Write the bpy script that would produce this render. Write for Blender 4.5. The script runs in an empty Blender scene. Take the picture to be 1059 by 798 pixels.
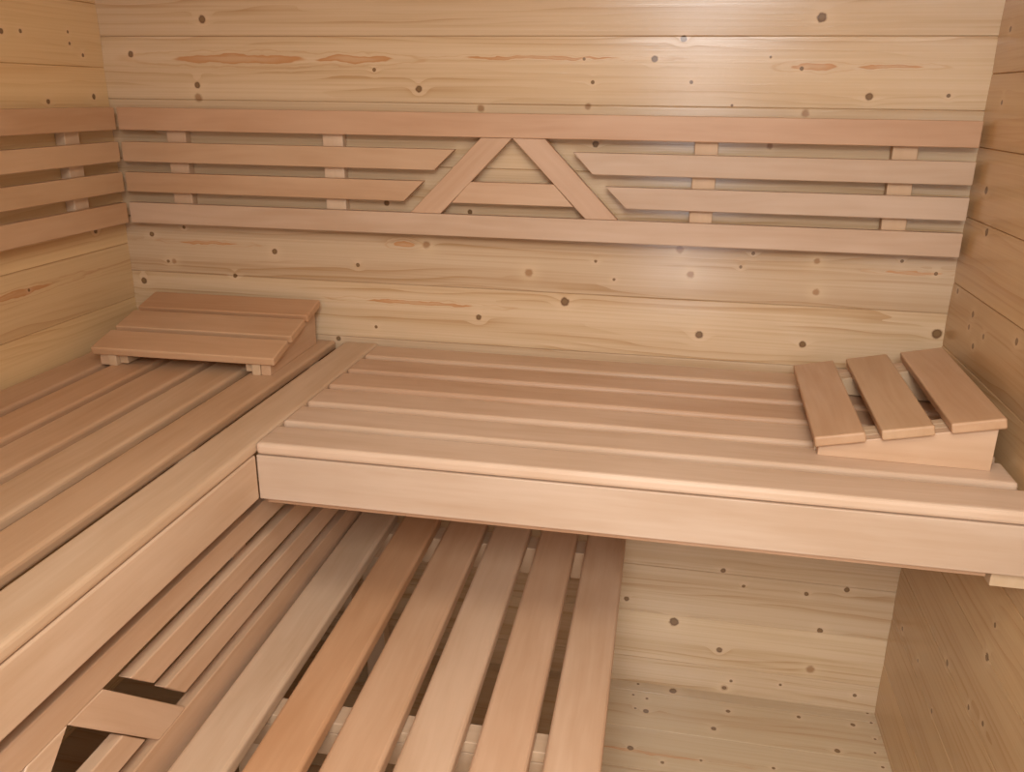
import bpy, bmesh, math, random
from mathutils import Vector, Matrix

random.seed(7)
scene = bpy.context.scene
COL = scene.collection

# ------------------------------------------------------------------ camera, world, light, exposure
CAM = Vector((1.22512, -1.73351, 1.34031))
YAW, PITCH, ROLL, FPX = -0.1873, -0.3310, 0.0122, 875.1755
U0, V0 = 529.5, 399.0
fwd = Vector((math.sin(YAW) * math.cos(PITCH), math.cos(YAW) * math.cos(PITCH), math.sin(PITCH)))
r_ = fwd.cross(Vector((0, 0, 1))).normalized()
u_ = r_.cross(fwd)
RIGHT = r_ * math.cos(ROLL) + u_ * math.sin(ROLL)
UP = -r_ * math.sin(ROLL) + u_ * math.cos(ROLL)
cam_data = bpy.data.cameras.new('camera')
cam_data.sensor_fit = 'HORIZONTAL'
cam_data.sensor_width = 36.0
cam_data.lens = 36.0 * FPX / 1059.0
cam_data.clip_start = 0.02
cam = bpy.data.objects.new('camera', cam_data)
m3 = Matrix((RIGHT, UP, -fwd)).transposed()
cam.matrix_world = Matrix.Translation(CAM) @ m3.to_4x4()
COL.objects.link(cam)
scene.camera = cam

world = bpy.data.worlds.new('world')
scene.world = world
world.use_nodes = True
bg = world.node_tree.nodes['Background']
bg.inputs['Color'].default_value = (1.0, 0.95, 0.88, 1)
bg.inputs['Strength'].default_value = 0.02

def area_light(name, loc, rot, sx, sy, power, color):
    d = bpy.data.lights.new(name, 'AREA')
    d.shape = 'RECTANGLE'
    d.size, d.size_y, d.energy, d.color = sx, sy, power, color
    o = bpy.data.objects.new(name, d)
    o.location = loc
    o.rotation_euler = rot
    COL.objects.link(o)
    return o

# light of the room outside, falling in high through the open doorway behind the photographer
area_light('room_light', (1.25, -2.70, 2.30), (math.radians(56), 0, 0), 1.4, 1.0, 160.0, (0.98, 0.99, 0.98))
# daylight standing in the doorway itself: a tall narrow strip
area_light('doorway_daylight', (1.27, -2.03, 0.95), (math.radians(90), 0, 0), 0.30, 1.70, 11.0, (0.97, 0.98, 1.02))
# added fill from above to brighten the bench tops; no known lamp there
area_light('overhead_fill', (1.15, -1.45, 2.0), (0, 0, 0), 0.4, 0.4, 11.5, (1.0, 0.98, 0.90))

scene.view_settings.view_transform = 'Standard'
scene.view_settings.look = 'None'
scene.view_settings.gamma = 1.0
scene.view_settings.use_curve_mapping = False
scene.view_settings.exposure = -0.5

# ------------------------------------------------------------------ measured sizes (metres)
W = 1.7561            # room width
XL = 0.5933           # front of the left upper bench
DB = 0.5904           # front of the back upper bench
ZB = 0.8136           # top of the upper benches
TF, TS = 0.0984, 0.0208   # total front height, slat thickness
ZF = 23.1676 * 0.0625     # height of one plank seam on the back wall
PITCHW = 0.125
YF = -2.0             # front wall
HC = 2.06             # ceiling
ZL = 0.45             # top of the lower bench

def ray(x, y):
    return RIGHT * ((x - U0) / FPX) + UP * (-(y - V0) / FPX) + fwd

def on_plane(x, y, axis, c):
    d = ray(x, y)
    t = (c - CAM[axis]) / d[axis]
    return CAM + d * t

# ------------------------------------------------------------------ node helpers
class NT:
    def __init__(self, name):
        self.m = bpy.data.materials.new(name)
        self.m.use_nodes = True
        self.t = self.m.node_tree
        self.b = self.t.nodes['Principled BSDF']
    def n(self, kind, **kw):
        nd = self.t.nodes.new(kind)
        for k, v in kw.items():
            setattr(nd, k, v)
        return nd
    def put(self, sock, v):
        if isinstance(v, bpy.types.NodeSocket):
            self.t.links.new(v, sock)
        else:
            sock.default_value = v
    def math(self, op, a, b=None, c=None, clamp=False):
        nd = self.n('ShaderNodeMath', operation=op, use_clamp=clamp)
        self.put(nd.inputs[0], a)
        if b is not None: self.put(nd.inputs[1], b)
        if c is not None: self.put(nd.inputs[2], c)
        return nd.outputs[0]
    def vmath(self, op, a, b=None):
        nd = self.n('ShaderNodeVectorMath', operation=op)
        self.put(nd.inputs[0], a)
        if b is not None: self.put(nd.inputs[1], b)
        return nd.outputs['Value'] if op in ('LENGTH', 'DISTANCE', 'DOT_PRODUCT') else nd.outputs['Vector']
    def smooth(self, v, a, b, lo=0.0, hi=1.0):
        nd = self.n('ShaderNodeMapRange', interpolation_type='SMOOTHSTEP')
        self.put(nd.inputs['Value'], v)
        nd.inputs['From Min'].default_value = a
        nd.inputs['From Max'].default_value = b
        nd.inputs['To Min'].default_value = lo
        nd.inputs['To Max'].default_value = hi
        return nd.outputs[0]
    def mix(self, f, a, b, mode='MIX'):
        nd = self.n('ShaderNodeMix', data_type='RGBA', blend_type=mode)
        self.put(nd.inputs['Factor'], f)
        for s, v in ((nd.inputs[6], a), (nd.inputs[7], b)):
            self.put(s, v if isinstance(v, bpy.types.NodeSocket) else (v[0], v[1], v[2], 1))
        return nd.outputs[2]
    def comb(self, x, y, z):
        nd = self.n('ShaderNodeCombineXYZ')
        for i, v in enumerate((x, y, z)): self.put(nd.inputs[i], v)
        return nd.outputs[0]
    def noise(self, vec, scale=1.0, detail=2.0, rough=0.5):
        nd = self.n('ShaderNodeTexNoise')
        self.put(nd.inputs['Vector'], vec)
        nd.inputs['Scale'].default_value = scale
        nd.inputs['Detail'].default_value = detail
        nd.inputs['Roughness'].default_value = rough
        return nd.outputs[0]

def pine(name, along, across, b0, pitch, knots, flames, soft=(), light=(0.645, 0.47, 0.295), dark=(0.475, 0.295, 0.145), rough=0.17, contrast=1.0):
    """spruce boards: growth rings along the board, knots and heart streaks at given spots (along, across, radius)"""
    k = NT(name)
    sep = k.n('ShaderNodeSeparateXYZ')
    k.t.links.new(k.n('ShaderNodeTexCoord').outputs['Object'], sep.inputs[0])
    a, b = sep.outputs[along], sep.outputs[across]
    P = k.comb(a, b, 0.0)
    idx = k.math('FLOOR', k.math('DIVIDE', k.math('SUBTRACT', b, b0), pitch))
    wn = k.n('ShaderNodeTexWhiteNoise', noise_dimensions='1D')
    k.put(wn.inputs['W'], k.math('ADD', idx, 3.7))
    rnd = wn.outputs['Value']
    off = k.math('MULTIPLY', rnd, 37.0)
    # knots: smallest normalised distance
    wob = k.math('MULTIPLY', k.math('SUBTRACT', k.noise(k.vmath('MULTIPLY', P, (140, 140, 0)), 1.0, 1.0), 0.5), 0.5)
    dmin = None
    for (ka, kb, kr) in knots:
        d = k.math('DIVIDE', k.vmath('DISTANCE', P, (ka, kb, 0)), kr)
        dmin = d if dmin is None else k.math('MINIMUM', dmin, d)
    smin = None
    for (ka, kb, kr) in soft:
        d = k.math('DIVIDE', k.vmath('DISTANCE', P, (ka, kb, 0)), kr)
        smin = d if smin is None else k.math('MINIMUM', smin, d)
    Pw = k.vmath('ADD', P, k.comb(0.0, k.math('MULTIPLY', k.math('SUBTRACT', k.noise(k.comb(k.math('MULTIPLY', a, 22.0), k.math('MULTIPLY', b, 60.0), 5.0), 1.0, 2.0), 0.5), 0.014), 0.0))
    fmin = None
    for (fa, fb, fl, fh) in flames:
        v = k.vmath('MULTIPLY', k.vmath('SUBTRACT', Pw, (fa, fb, 0)), (1 / fl, 1 / fh, 0))
        d = k.vmath('LENGTH', v)
        fmin = d if fmin is None else k.math('MINIMUM', fmin, d)
    warp = k.noise(k.comb(k.math('MULTIPLY', a, 0.9), k.math('ADD', k.math('MULTIPLY', b, 8.0), off), 0.0), 1.0, 3.0, 0.5)
    fine = k.noise(k.comb(k.math('MULTIPLY', a, 1.6), k.math('ADD', k.math('MULTIPLY', b, 210.0), off), 0.0), 1.0, 3.0, 0.6)
    broad = k.noise(k.comb(k.math('MULTIPLY', a, 1.1), k.math('ADD', k.math('MULTIPLY', b, 26.0), off), 2.0), 1.0, 2.0, 0.5)
    phase = k.math('ADD', k.math('MULTIPLY', b, 55.0), k.math('MULTIPLY', warp, 8.0))
    if dmin is not None:
        phase = k.math('ADD', phase, k.math('MULTIPLY', k.math('EXPONENT', k.math('MULTIPLY', k.math('MULTIPLY', dmin, dmin), -0.12)), 0.8))
    if fmin is not None:
        phase = k.math('ADD', phase, k.math('MULTIPLY', k.math('EXPONENT', k.math('MULTIPLY', k.math('MULTIPLY', fmin, fmin), -0.35)), 3.0))
    rings = k.math('FRACT', phase)
    rings = k.math('POWER', rings, 3.0)              # slow early wood, sharp late-wood line
    ringmask = k.math('MULTIPLY', rings, k.smooth(broad, 0.40, 0.66))
    f = k.math('ADD', k.math('MULTIPLY', ringmask, 0.75 * contrast), k.math('MULTIPLY', k.math('SUBTRACT', fine, 0.40), 1.0 * contrast))
    f = k.math('ADD', f, k.math('MULTIPLY', k.smooth(broad, 0.35, 0.75), 0.30 * contrast), clamp=True)
    col = k.mix(f, light, dark)
    tone = k.math('ADD', 0.91, k.math('MULTIPLY', rnd, 0.16))
    col = k.mix(1.0, col, k.comb(tone, k.math('MULTIPLY', tone, k.math('ADD', 0.985, k.math('MULTIPLY', rnd, 0.02))), tone), 'MULTIPLY')
    if fmin is not None:
        core = k.math('MULTIPLY', k.smooth(fmin, 1.06, 0.90), k.smooth(fmin, 0.25, 1.0, 0.50, 0.95))
        col = k.mix(core, col, (0.52, 0.245, 0.095))
        rim = k.math('MULTIPLY', k.smooth(k.math('ABSOLUTE', k.math('SUBTRACT', fmin, 1.75)), 0.22, 0.0), 0.38)
        col = k.mix(rim, col, (0.50, 0.26, 0.11))
    if smin is not None:
        ss = k.math('ADD', smin, wob)
        col = k.mix(k.math('MULTIPLY', k.math('EXPONENT', k.math('MULTIPLY', k.math('MULTIPLY', smin, smin), -0.16)), 0.40), col, (0.72, 0.53, 0.32))
        col = k.mix(k.math('MULTIPLY', k.smooth(ss, 1.25, 0.55), 0.80), col, (0.33, 0.165, 0.07))
    if dmin is not None:
        dk = k.math('ADD', dmin, wob)
        halo = k.math('MULTIPLY', k.math('EXPONENT', k.math('MULTIPLY', k.math('MULTIPLY', dmin, dmin), -0.13)), 0.24)
        col = k.mix(halo, col, (0.83, 0.62, 0.40))
        col = k.mix(k.math('MULTIPLY', k.smooth(dk, 1.30, 1.0), 0.55), col, (0.30, 0.15, 0.06))
        col = k.mix(k.math('MULTIPLY', k.smooth(dk, 1.05, 0.85), 0.85), col, (0.115, 0.058, 0.025))
        col = k.mix(k.math('MULTIPLY', k.smooth(dk, 0.80, 0.45), 0.72), col, (0.25, 0.145, 0.065))
    k.put(k.b.inputs['Base Color'], col)
    k.put(k.b.inputs['Roughness'], k.math('ADD', rough, k.math('MULTIPLY', fine, 0.08)))
    bump = k.n('ShaderNodeBump')
    bump.inputs['Strength'].default_value = 0.14
    bump.inputs['Distance'].default_value = 0.0012
    k.put(bump.inputs['Height'], k.math('ADD', fine, k.math('MULTIPLY', rings, 0.35)))
    k.t.links.new(bump.outputs[0], k.b.inputs['Normal'])
    return k.m

def alder(name, c1=(0.585, 0.415, 0.285), c2=(0.465, 0.295, 0.175), rough=0.40):
    """planed alder: quiet grain along local X, each piece toned by its own object colour"""
    k = NT(name)
    tc = k.n('ShaderNodeTexCoord')
    oi = k.n('ShaderNodeObjectInfo')
    r = k.math('MULTIPLY', oi.outputs['Random'], 53.0)
    sep = k.n('ShaderNodeSeparateXYZ')
    k.t.links.new(tc.outputs['Object'], sep.inputs[0])
    x, y, z = sep.outputs
    xs = k.math('ADD', x, r)
    warp = k.noise(k.comb(k.math('MULTIPLY', xs, 2.2), k.math('MULTIPLY', y, 8.0), k.math('MULTIPLY', z, 8.0)), 1.0, 2.0)
    yy = k.math('ADD', y, k.math('MULTIPLY', warp, 0.05))
    blot = k.noise(k.comb(k.math('MULTIPLY', xs, 3.0), k.math('MULTIPLY', yy, 14.0), k.math('MULTIPLY', z, 14.0)), 1.0, 3.0, 0.55)
    line = k.noise(k.comb(k.math('MULTIPLY', xs, 4.0), k.math('MULTIPLY', yy, 95.0), k.math('MULTIPLY', z, 95.0)), 1.0, 3.0, 0.6)
    fleck = k.noise(k.comb(k.math('MULTIPLY', xs, 45.0), k.math('MULTIPLY', y, 600.0), k.math('MULTIPLY', z, 600.0)), 1.0, 1.0)
    f = k.math('ADD', k.math('MULTIPLY', k.smooth(blot, 0.30, 0.72), 0.62), k.math('MULTIPLY', k.math('SUBTRACT', line, 0.42), 0.70), clamp=True)
    f = k.math('ADD', f, k.math('MULTIPLY', k.smooth(fleck, 0.62, 0.80), 0.14), clamp=True)
    col = k.mix(f, c1, c2)
    col = k.mix(1.0, col, oi.outputs['Color'], 'MULTIPLY')
    k.put(k.b.inputs['Base Color'], col)
    k.put(k.b.inputs['Roughness'], k.math('ADD', rough, k.math('MULTIPLY', line, 0.12)))
    bump = k.n('ShaderNodeBump')
    bump.inputs['Strength'].default_value = 0.12
    bump.inputs['Distance'].default_value = 0.0006
    k.put(bump.inputs['Height'], line)
    k.t.links.new(bump.outputs[0], k.b.inputs['Normal'])
    return k.m

# knots as seen on each surface: pixel spot and pixel radius in the 1059 x 798 photograph frame -> wall coordinates
K_BACK = [(850,18,5.5),(209,20,4.2),(707,40,3.8),(677,61,3.8),(204,88,3.4),(135,56,3.2),(433,92,3.8),(899,100,4.3),(829,71,2.4),
 (613,85,2.2),(715,85,2.2),(604,61,1.7),(797,59,1.5),(387,72,2.2),(981,99,2.4),(757,109,1.5),(616,149,3.6),(486,219,2.8),
 (400,210,3.0),(284,260,3.0),(370,274,2.2),(495,328,3.0),(584,312,4.8),(389,338,1.8),(190,235,1.8),
 (157,242,2.6),(174,270,1.8),(243,285,2.4),(149,290,3.2),(779,262,2.0),(766,276,1.8),
 (933,270,2.0),(616,270,1.8),(635,289,1.7),(723,346,4.3),(830,356,3.8),(969,345,5.6),(968,283,2.2),(350,350,2.6),
 (748,590,2.7),(769,606,1.8),(834,614,2.4),(876,610,3.0),(648,619,2.8),(697,643,4.8),(848,652,3.1),(744,672,3.2),
 (756,704,1.7),(807,708,1.5),(749,711,2.2),(884,719,2.0),]
S_BACK = [(547,282,5.0),(441,253,4.6),(714,284,4.6),(703,258,4.8),(844,302,4.2),(845,270,3.8),(838,692,5.0),(205,101,5.0),(833,117,5.0),(796,151,4.0),(497,112,4.5),(608,110,4.0),(749,711,4.0),(757,240,3.5),(180,270,3.0)]
F_BACK = [(246,61,68,5.0),(366,61,40,3.8),(842,69,24,3.6),(921,69,34,2.0),(418,253,11,2.6),(433,313,55,1.8),(215,251,30,1.6),(945,282,30,1.6),(560,60,80,1.6)]
K_LEFT = [(50,105,2.3),(97,100,2.3),(99,239,2.3),(1,32,2.8),(21,32,2.0),(70,33,1.4),(72,45,1.5),(86,57,1.6),(30,300,1.6)]
K_RIGHT = [(1036,106,1.6),(1020,197,2.6),(1020,240,2.6),(1006,325,2.2),(1002,338,1.8),(1017,348,1.8),(1051,353,2.4),(1006,358,2.0),
 (990,301,1.8),(1029,646,1.8),(1020,679,2.6),(979,685,2.3),(949,683,1.4),(933,650,1.8),(1016,748,1.8),(963,735,1.8),(1001,731,1.8),(1045,30,1.8)]
K_FLOOR = [(696,714,3.2),(668,735,2.6),(753,735,2.0),(826,741,1.8),(882,749,2.0),(738,753,2.4),(652,773,3.0),(685,788,1.8),(866,776,2.6),
 (897,737,1.2),(901,747,1.2),(905,764,1.2),(905,778,1.2),(913,793,1.4),(660,707,1.2),(655,718,1.2),(669,722,1.4),(657,732,1.2),(725,786,1.4),(800,794,1.6)]

def spots(lst, axis, c, along, across):
    out = []
    for x, y, r in lst:
        p = on_plane(x, y, axis, c)
        q = on_plane(x + 1, y, axis, c) - p
        s = on_plane(x, y + 1, axis, c) - p
        out.append((p[along], p[across], r * 0.44 * (min(q.length, 0.004) + min(s.length, 0.004))))
    return out

def streaks(lst):
    out = []
    for x, y, l, h in lst:
        p = on_plane(x, y, 1, 0.0)
        out.append((p.x, p.z, l * abs(on_plane(x + 1, y, 1, 0).x - p.x), h * abs(on_plane(x, y + 1, 1, 0).z - p.z)))
    return out

M_BACK = pine('pine_back_wall', 0, 2, ZF, PITCHW, spots(K_BACK, 1, 0.0, 0, 2), streaks(F_BACK), spots(S_BACK, 1, 0.0, 0, 2), contrast=1.15)
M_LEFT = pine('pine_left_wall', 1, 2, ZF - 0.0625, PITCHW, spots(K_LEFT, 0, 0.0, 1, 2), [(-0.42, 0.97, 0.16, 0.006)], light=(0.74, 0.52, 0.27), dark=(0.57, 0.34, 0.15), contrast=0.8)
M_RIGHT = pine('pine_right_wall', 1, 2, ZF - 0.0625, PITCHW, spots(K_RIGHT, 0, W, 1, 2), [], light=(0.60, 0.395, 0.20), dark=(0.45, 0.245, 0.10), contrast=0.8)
M_FLOOR = pine('pine_floor', 0, 1, -0.03, PITCHW, spots(K_FLOOR, 2, 0.0, 0, 1), [(1.25, -0.23, 0.12, 0.003)], light=(0.57, 0.425, 0.265), dark=(0.44, 0.275, 0.14))
M_FRONT = pine('pine_front_wall', 0, 2, ZF, PITCHW, [], [])
M_CEIL = pine('pine_ceiling', 0, 1, 0.0, PITCHW, [], [])
M_ALDER = alder('alder_wood')
M_RAIL = alder('pale_batten_wood', (0.62, 0.47, 0.33), (0.52, 0.37, 0.23), 0.5)

# ------------------------------------------------------------------ mesh helpers
def link(name, bm, mat, parent=None):
    me = bpy.data.meshes.new(name)
    bmesh.ops.recalc_face_normals(bm, faces=bm.faces)
    bm.to_mesh(me)
    bm.free()
    me.materials.append(mat)
    o = bpy.data.objects.new(name, me)
    COL.objects.link(o)
    if parent is not None:
        o.parent = parent
    return o

def thing(name, loc, rz, label, cat, group=None):
    o = bpy.data.objects.new(name, None)
    o.empty_display_size = 0.1
    o.location = loc
    o.rotation_euler = (0, 0, rz)
    o['label'] = label
    o['category'] = cat
    if group:
        o['group'] = group
    COL.objects.link(o)
    return o

def prism(outline, h0, h1, axes='xyz', bevel=0.0, seg=3, jitter=0.0):
    """closed outline in the first two axes, extruded along the third from h0 to h1; every long edge eased"""
    bm = bmesh.new()
    ax = ['xyz'.index(c) for c in axes]
    def v(p, h):
        c = [0, 0, 0]
        c[ax[0]], c[ax[1]], c[ax[2]] = p[0], p[1], h
        return bm.verts.new(c)
    lo = [v(p, h0) for p in outline]
    hi = [v(p, h1) for p in outline]
    n = len(outline)
    bm.faces.new(lo)
    bm.faces.new(hi)
    for i in range(n):
        bm.faces.new((lo[i], lo[(i + 1) % n], hi[(i + 1) % n], hi[i]))
    bmesh.ops.recalc_face_normals(bm, faces=bm.faces)
    if bevel > 0:
        bmesh.ops.bevel(bm, geom=list(bm.edges), offset=bevel, segments=seg, profile=0.5, affect='EDGES', clamp_overlap=True)
    return bm

def slat_bm(L, w, t, r=0.004, seg=3):
    """slat: length on local X (0..L), width on local Y (-w/2..w/2), thickness on local Z (-t..0), eased edges"""
    return prism([(0, -w / 2), (L, -w / 2), (L, w / 2), (0, w / 2)], -t, 0, 'xyz', r, seg)

TONES = [(1.0, 1.0, 1.0), (1.05, 1.04, 1.02), (0.95, 0.93, 0.91), (1.03, 0.97, 0.93), (1.06, 1.07, 1.07), (0.98, 0.95, 0.93)]
def tint(o, c=None, i=None):
    c = c or (TONES[i % len(TONES)] if i is not None else random.choice(TONES))
    o.color = (c[0], c[1], c[2], 1)
    return o

# ------------------------------------------------------------------ room shell
def plank_wall(name, a0, a1, seam0, zlo, zhi, place, mat, label, cat='wall', thick=0.04, crown=0.0011, groove=0.0026, gd=0.0026):
    """boards stacked upwards: slightly crowned faces with V grooves at seams; place(a, h, depth) -> world point"""
    cuts = []
    k = math.floor((zlo - seam0) / PITCHW)
    prof = [(zlo, 0.0)]
    s = seam0 + k * PITCHW
    while s < zhi + PITCHW:
        for i in range(9):                                 # crowned board face, seam to seam
            u = i / 8
            h = s + groove / 2 + u * (PITCHW - groove)
            d = -crown * (1 - (2 * u - 1) ** 2)
            if zlo + 1e-4 < h < zhi - 1e-4:
                prof.append((h, d))
        h = s + PITCHW
        if zlo + 1e-4 < h < zhi - 1e-4:
            prof.append((h, gd))
        s += PITCHW
    prof.append((zhi, 0.0))
    bm = bmesh.new()
    A = [bm.verts.new(place(a0, h, d)) for h, d in prof]
    B = [bm.verts.new(place(a1, h, d)) for h, d in prof]
    for i in range(len(prof) - 1):
        bm.faces.new((A[i], A[i + 1], B[i + 1], B[i]))
    c = [bm.verts.new(place(a, h, thick)) for a, h in ((a0, zlo), (a0, zhi), (a1, zhi), (a1, zlo))]
    bm.faces.new(c)
    bm.faces.new([A[0]] + A[1:] + [c[1], c[0]])
    bm.faces.new(B + [c[2], c[3]])
    bm.faces.new((A[0], c[0], c[3], B[0]))
    bm.faces.new((A[-1], B[-1], c[2], c[1]))
    o = link(name, bm, mat)
    o['kind'] = 'structure'
    o['label'] = label
    o['category'] = cat
    for p in o.data.polygons:
        p.use_smooth = False
    return o

# the boards' faces come forward by the crown, so the nominal plane sits that little bit back
plank_wall('wall_back', -0.04, W + 0.04, ZF, 0.0, HC, lambda a, h, d: (a, d + 0.0011, h), M_BACK,
           'back wall of knotty horizontal pine boards behind both backrests')
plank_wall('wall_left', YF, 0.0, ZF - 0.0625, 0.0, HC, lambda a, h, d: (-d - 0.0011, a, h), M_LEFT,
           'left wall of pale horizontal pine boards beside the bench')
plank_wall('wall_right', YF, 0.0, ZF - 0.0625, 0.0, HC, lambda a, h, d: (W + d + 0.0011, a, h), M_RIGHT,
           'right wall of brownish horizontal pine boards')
plank_wall('floor', -0.04, W + 0.04, -0.03, YF - 0.7, 0.04, lambda a, h, d: (a, h, -d - 0.0006), M_FLOOR,
           'pale knotty pine plank floor below the benches', 'floor', crown=0.0004, groove=0.0014, gd=0.0012)
plank_wall('ceiling', -0.04, W + 0.04, 0.0, YF - 0.04, 0.04, lambda a, h, d: (a, h, HC + d + 0.0006), M_CEIL,
           'pine plank ceiling of the sauna', 'ceiling', crown=0.0006)
DX0, DX1, DH = 0.97, 1.63, 1.98                      # open doorway the photographer looks in through
fw = bmesh.new()
def fbox(bm, x0, x1, y0, y1, z0, z1):
    vs = [bm.verts.new((x, y, z)) for x in (x0, x1) for y in (y0, y1) for z in (z0, z1)]
    for f in ((0, 1, 3, 2), (4, 6, 7, 5), (0, 4, 5, 1), (2, 3, 7, 6), (0, 2, 6, 4), (1, 5, 7, 3)):
        bm.faces.new([vs[i] for i in f])
fbox(fw, 0.0, DX0, YF - 0.04, YF, 0.0, HC)
fbox(fw, DX1, W, YF - 0.04, YF, 0.0, HC)
fbox(fw, DX0, DX1, YF - 0.04, YF, DH, HC)
o = link('wall_front', fw, M_FRONT)
o['kind'] = 'structure'; o['label'] = 'front wall of pine boards with the open doorway'; o['category'] = 'wall'

# ------------------------------------------------------------------ upper benches
SP, SW = 0.0985, 0.0785        # slat spacing and width
YEND = -1.93                   # front end of the left benches

def slat_along_y(parent, name, x0, x1, ytop, L, z, t, r=0.004, mat=M_ALDER, i=None, c=None):
    o = link(name, slat_bm(L, x1 - x0, t, r), mat, parent)
    o.location = ((x0 + x1) / 2, ytop, z)
    o.rotation_euler = (0, 0, -math.pi / 2)
    return tint(o, c, i)

def slat_along_x(parent, name, x0, L, y0, y1, z, t, r=0.004, mat=M_ALDER, i=None, c=None):
    o = link(name, slat_bm(L, y1 - y0, t, r), mat, parent)
    o.location = (x0, (y0 + y1) / 2, z)
    return tint(o, c, i)

def board(parent, name, x0, x1, y0, y1, z0, z1, mat=M_ALDER, along='x', r=0.0015, c=None):
    """squared board given by its box; its grain runs along the named axis"""
    if along == 'x':
        bm = prism([(0, 0), (x1 - x0, 0), (x1 - x0, y1 - y0), (0, y1 - y0)], 0, z1 - z0, 'xyz', r, 2)
        loc, rot = (x0, y0, z0), (0, 0, 0)
    elif along == 'y':
        bm = prism([(0, 0), (y1 - y0, 0), (y1 - y0, x1 - x0), (0, x1 - x0)], 0, z1 - z0, 'xyz', r, 2)
        loc, rot = (x0, y1, z0), (0, 0, -math.pi / 2)
    else:
        bm = prism([(0, 0), (z1 - z0, 0), (z1 - z0, y1 - y0), (0, y1 - y0)], 0, x1 - x0, 'xyz', r, 2)
        loc, rot = (x1, y0, z0), (0, -math.pi / 2, 0)
    o = link(name, bm, mat, parent)
    o.location = loc
    o.rotation_euler = rot
    return tint(o, c)

lb = thing('upper_bench', (0, 0, 0), 0, 'upper alder bench along the left wall, its slats running towards the viewer', 'bench')
LB_T = [(0.95, 0.83, 0.72), (0.99, 0.84, 0.70), (1.0, 0.89, 0.77), (1.02, 0.96, 0.86), (0.95, 0.85, 0.73), (1.04, 1.03, 0.98)]
for i in range(6):
    xe = (i + 1) * SP
    if i == 5: xe = XL
    slat_along_y(lb, 'slat', xe - SW, xe, -0.004, -YEND - 0.004, ZB, TS, 0.0065, c=LB_T[i])
board(lb, 'front_board', XL - 0.022, XL, YEND, -DB, ZB - TF, ZB - TS - 0.0008, along='y', r=0.003, c=(1.06, 1.06, 1.04))
for y in (-0.12, -0.62, -1.10, -1.55, -1.88):
    board(lb, 'support_rail', 0.01, XL - 0.0235, y - 0.022, y + 0.022, ZB - TS - 0.062, ZB - TS, M_RAIL, 'x')
board(lb, 'wall_ledger', 0.0005, 0.0095, YEND, -0.01, ZB - TS - 0.062, ZB - TS, M_RAIL, 'y')

bb = thing('upper_bench', (XL, 0, 0), 0, 'upper alder bench along the back wall, its slats running from left to right', 'bench')
BB_T = [(1.0, 0.94, 0.88), (0.95, 0.85, 0.78), (0.95, 0.85, 0.78), (1.02, 0.98, 0.96), (1.05, 1.05, 1.07), (1.05, 1.06, 1.09)]
for i in range(6):
    ye = -(i + 1) * SP
    L = W - 0.011 - XL
    if i == 5:
        ye, L = -DB, W - 0.003 - XL
    slat_along_x(bb, 'slat', 0.0004, L - 0.0004, ye, ye + SW, ZB, TS, 0.0065, c=BB_T[i])
board(bb, 'front_board', 0.0004, W - 0.003 - XL, -DB, -DB + 0.022, ZB - TF, ZB - TS - 0.0008, r=0.0015, c=(0.92, 0.94, 0.98))
board(bb, 'front_rail', 0.0012, W - 0.06 - XL, -DB + 0.0225, -DB + 0.045, ZB - TF - 0.0175, ZB - TS, c=(0.92, 0.78, 0.68))
for x in (0.07, 0.60):
    board(bb, 'support_rail', x - 0.022, x + 0.022, -DB + 0.0455, -0.01, ZB - TS - 0.062, ZB - TS, M_RAIL, 'y')
o = board(bb, 'wall_ledger', 1.703 - XL, W - 0.001 - XL, -DB + 0.0225, -0.003, 0.6835, ZB - TS, M_RAIL, 'y', c=(0.98, 0.92, 0.82))
o['label'] = 'pale ledger batten against the right wall'

# ------------------------------------------------------------------ lower bench
lo = thing('lower_bench', (0.5748, 0, 0), 0.0125, 'low alder bench of six long slats standing on the floor', 'bench')
LO = [(0.0, 0.0815, (1.02, 1.02, 1.0)), (0.101, 0.182, (0.97, 0.77, 0.60)), (0.2055, 0.290, (0.98, 0.85, 0.74)),
      (0.3065, 0.388, (1.0, 0.94, 0.89)), (0.4105, 0.491, (0.97, 0.86, 0.78)), (0.5115, 0.593, (0.97, 0.89, 0.83))]
for x0, x1, c in LO:
    slat_along_y(lo, 'slat', x0, x1, -0.098, 1.40, ZL, 0.027, 0.007, c=c)
ZR = ZL - 0.027
board(lo, 'cross_rail', 0.004, 0.588, -0.157, -0.103, ZR - 0.062, ZR, M_RAIL, c=(0.85, 0.75, 0.68))
for y in (-0.742, -1.42):
    board(lo, 'cross_rail', 0.004, 0.588, y, y + 0.040, ZR - 0.0195, ZR, M_RAIL, c=(0.80, 0.72, 0.66))
    board(lo, 'cross_beam', 0.004, 0.588, y, y + 0.038, ZR - 0.063, ZR - 0.0205, M_RAIL, c=(0.74, 0.66, 0.60))
for y in (-0.155, -0.742, -1.42):
    top = ZR - 0.0635 if y < -0.5 else ZR - 0.0625
    for x in (0.010, 0.530):
        board(lo, 'leg', x, x + 0.045, y + 0.001, y + 0.037, 0.0006, top, M_RAIL, 'z')

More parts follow.
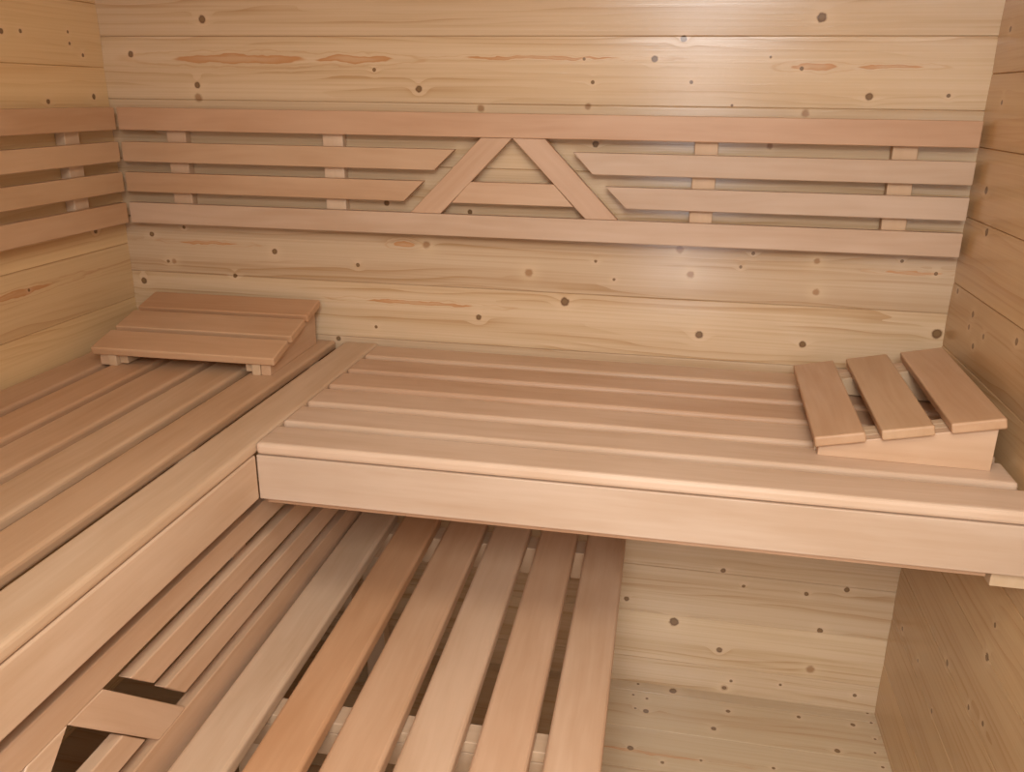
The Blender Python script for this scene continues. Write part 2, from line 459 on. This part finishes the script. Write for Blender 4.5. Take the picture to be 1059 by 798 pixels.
# ------------------------------------------------------------------ slatted screen between lower and upper bench
sk = thing('bench_screen', (0.573, 0, 0), 0, 'slatted alder screen closing the space under the left upper bench', 'screen')
ST = 0.020
def yz_piece(parent, name, outline, x0, x1, c=None, mat=M_ALDER, r=0.0018):
    """flat board lying in a plane x = const; outline in (y, z); its grain follows the first edge of the outline"""
    (ya, za), (yb, zb) = outline[0], outline[1]
    ang = math.atan2(zb - za, yb - ya)
    ca, sa = math.cos(ang), math.sin(ang)
    loc = [((y - ya) * ca + (z - za) * sa, -(y - ya) * sa + (z - za) * ca) for y, z in outline]
    bm = prism(loc, x0, x1, 'xyz', r, 2)                # local X along the board, local Z -> world x
    o = link(name, bm, mat, parent)
    # local x -> (0,ca,sa), local y -> (0,-sa,ca), local z -> (1,0,0)
    o.matrix_basis = Matrix(((0, 0, 1, 0), (ca, -sa, 0, ya), (sa, ca, 0, za), (0, 0, 0, 1)))
    return tint(o, c)
A0, A1 = 0.642, 0.684
AP = -1.042                                           # apex of the two braces
def mir(o_): return [(2 * AP - y, z) for y, z in reversed(o_)]
YS, YE = -0.02, 2 * AP + 0.15
yz_piece(sk, 'slat', [(YE, A0), (YS, A0), (YS, A1), (YE, A1)], -ST, 0, (1.0, 0.95, 0.9))
yz_piece(sk, 'slat', [(YE, 0.405), (YS, 0.405), (YS, 0.487), (YE, 0.487)], -ST, 0, (1.0, 0.94, 0.89))
Bq = [(-0.883, 0.577), (YS, 0.577), (YS, 0.619), (-0.927, 0.619)]
Cq = [(-0.819, 0.511), (YS, 0.511), (YS, 0.553), (-0.861, 0.553)]
for q in (Bq, Cq):
    yz_piece(sk, 'slat', q, -ST, 0, (1.02, 0.97, 0.92))
    m = [(max(y, YE), z) for y, z in mir(q)]
    yz_piece(sk, 'slat', [m[2], m[3], m[0], m[1]] if False else m, -ST, 0, (1.0, 0.95, 0.9))
yz_piece(sk, 'brace', [(-0.890, 0.4875), (-0.822, 0.4875), (-0.977, 0.6415), (-1.042, 0.6415)][1:] + [(-0.890, 0.4875)], -ST, 0, (1.04, 1.0, 0.96))
yz_piece(sk, 'brace', mir([(-0.890, 0.4875), (-0.822, 0.4875), (-0.977, 0.6415), (-1.0425, 0.6415)]), -ST, 0, (1.10, 1.10, 1.08))
yz_piece(sk, 'short_slat', [(-1.168, 0.511), (-0.916, 0.511), (-0.9565, 0.553), (-1.1275, 0.553)], -ST, 0, (1.03, 0.99, 0.95))
for y in (-0.12, -0.60, -1.42, -1.90):
    board(sk, 'batten', -ST - 0.0205, -ST - 0.0003, y - 0.022, y + 0.022, 0.0006, ZB - TS - 0.064, M_RAIL, 'z')

# ------------------------------------------------------------------ backrests
BD = 0.040                     # distance of the slat faces from the wall
BT = 0.018
ROWS = [(1.2605, 1.3065), (1.195, 1.2365), (1.1315, 1.173), (1.0640, 1.1085)]
br = thing('backrest', (0, 0, 1.06), 0, 'long alder backrest on the back wall with two slanting boards in its middle', 'backrest')
def xz_piece(parent, name, outline, y0, y1, c=None, mat=M_ALDER, r=0.0016):
    """flat board in a plane y = const; outline in (x, z), heights from the parent's origin"""
    (xa, za), (xb, zb) = outline[0], outline[1]
    ang = math.atan2(zb - za, xb - xa)
    ca, sa = math.cos(ang), math.sin(ang)
    loc = [((x - xa) * ca + (z - za) * sa, -(x - xa) * sa + (z - za) * ca) for x, z in outline]
    bm = prism(loc, -y1, -y0, 'xyz', r, 2)              # local Z -> world -y
    o = link(name, bm, mat, parent)
    o.matrix_basis = Matrix(((ca, -sa, 0, xa), (0, 0, -1, 0), (sa, ca, 0, za - 1.06), (0, 0, 0, 1)))
    return tint(o, c)
yf, yb = -BD, -BD + BT
x0, x1 = 0.0425, W - 0.010
def hx(q, name, c): return xz_piece(br, name, q, yf, yb, c)
hx([(x0, ROWS[0][0]), (x1, ROWS[0][0]), (x1, ROWS[0][1]), (x0, ROWS[0][1])], 'slat', (0.98, 0.84, 0.73))
hx([(x0, ROWS[3][0]), (x1, ROWS[3][0]), (x1, ROWS[3][1]), (x0, ROWS[3][1])], 'slat', (1.0, 0.98, 0.97))
hx([(x0, ROWS[1][0]), (0.738, ROWS[1][0]), (0.782, ROWS[1][1]), (x0, ROWS[1][1])], 'slat', (0.98, 0.89, 0.78))
hx([(x0, ROWS[2][0]), (0.673, ROWS[2][0]), (0.716, ROWS[2][1]), (x0, ROWS[2][1])], 'slat', (0.97, 0.87, 0.76))
hx([(1.059, ROWS[1][0]), (x1, ROWS[1][0]), (x1, ROWS[1][1]), (1.0185, ROWS[1][1])], 'slat', (0.98, 0.98, 0.98))
hx([(1.127, ROWS[2][0]), (x1, ROWS[2][0]), (x1, ROWS[2][1]), (1.084, ROWS[2][1])], 'slat', (0.98, 0.98, 0.99))
zt, zb_ = ROWS[0][0] - 0.0004, ROWS[3][1] + 0.0004
hx([(0.686, zb_), (0.7505, zb_), (0.898, zt), (0.835, zt)][1:] + [(0.686, zb_)], 'brace', (1.03, 0.95, 0.89))
hx([(0.8985, zt), (1.0475, zb_), (1.112, zb_), (0.9635, zt)], 'brace', (1.02, 0.94, 0.89))
hx([(0.7735, 1.1315), (1.0235, 1.1315), (0.9825, 1.1745), (0.8135, 1.1745)], 'short_slat', (1.02, 0.94, 0.86))
for xa, bc in ((0.142, (0.94, 0.83, 0.75)), (0.496, (1.10, 1.04, 1.0)), (1.250, (0.98, 0.86, 0.74)), (1.606, (0.98, 0.86, 0.74))):
    o = xz_piece(br, 'batten', [(xa, 1.072), (xa, 1.300), (xa + 0.044, 1.300), (xa + 0.044, 1.072)], yb, -0.0005, bc, M_RAIL)

bl = thing('backrest', (0, 0, 1.06), 0, 'plain four-slat alder backrest on the left wall', 'backrest')
LT = [(1.0, 0.88, 0.74), (1.02, 0.93, 0.78), (1.0, 0.92, 0.77), (1.0, 0.90, 0.76)]
for (za, zb2), c in zip(ROWS, LT):
    o = yz_piece(bl, 'slat', [(YEND, za - 1.06), (-0.0435, za - 1.06), (-0.0435, zb2 - 1.06), (YEND, zb2 - 1.06)], BD - BT, BD, c)
for y in (-0.186, -0.74, -1.30, -1.86):
    board(bl, 'batten', 0.0005, BD - BT, y, y + 0.044, 1.072 - 1.06, 1.300 - 1.06, M_RAIL, 'z', c=(1.08, 1.04, 1.02))

# ------------------------------------------------------------------ headrests
def headrest(x, y, rot, slope, z0, w, gap, L, label, tones):
    h = thing('headrest', (x, y, ZB), rot, label, 'headrest', None)
    t = 0.017
    cs, sn = math.cos(slope), math.sin(slope)
    total = 3 * w + 2 * gap
    for i in range(3):
        u0 = i * (w + gap)
        bm = prism([(0, 0), (L, 0), (L, w), (0, w)], -t, 0, 'xyz', 0.0032, 3)    # grain along local X = across the slope
        o = link('slat', bm, M_ALDER, h)
        # local x -> +Y of the rest (v), local y -> -u direction, so start at the high edge
        ux = Vector((cs, 0, sn)); nx = Vector((-sn, 0, cs)); vx = Vector((0, 1, 0))
        org = Vector((0, 0, z0)) + ux * (u0 + w)
        o.matrix_basis = Matrix(((vx.x, -ux.x, nx.x, org.x), (vx.y, -ux.y, nx.y, org.y), (vx.z, -ux.z, nx.z, org.z), (0, 0, 0, 1)))
        tint(o, tones[i])
    def wedge(name, v0, v1, ua, ub, drop, c, mat=M_ALDER, cut=0.0):
        za = z0 - t / cs + (ua) * math.tan(slope) - drop
        zb2 = z0 - t / cs + (ub) * math.tan(slope) - drop
        bm = prism([(ua, 0.0 + cut), (ub, 0.0 + cut), (ub, zb2), (ua, za)], v0, v1, 'xzy', 0.0012, 2)
        return tint(link(name, bm, mat, h), c)
    ua, ub = 0.010, total * cs - 0.004
    for v0, s in ((0.012, 1), (L - 0.012, -1)):
        a, b = sorted((v0, v0 + s * 0.020))
        wedge('side_board', a, b, ua, ub, 0.0004, (1.04, 0.97, 0.9))
        a, b = sorted((v0 + s * 0.0205, v0 + s * 0.0375))
        wedge('cleat', a, b, ua - 0.003, ub - 0.012, 0.0004, (0.97, 0.90, 0.82), M_RAIL)
        a, b = sorted((v0 + s * 0.038, v0 + s * 0.056))
        wedge('cleat', a, b, ua + 0.008, ub - 0.012, 0.0004, (0.94, 0.86, 0.77), M_RAIL, 0.003)
    return h
headrest(1.4582, -0.4587, -0.0324, 0.2135, 0.0335, 0.0746, 0.0221, 0.3836,
         'slatted wooden headrest on the back bench against the right wall', [(0.92, 0.79, 0.66), (0.91, 0.80, 0.66), (0.93, 0.80, 0.67)])
headrest(0.4787, -0.2822, 1.5934, 0.2393, 0.0385, 0.0749, 0.0152, 0.3907,
         'slatted wooden headrest on the left bench near the corner', [(1.03, 0.89, 0.74), (1.02, 0.89, 0.75), (0.97, 0.79, 0.63)])
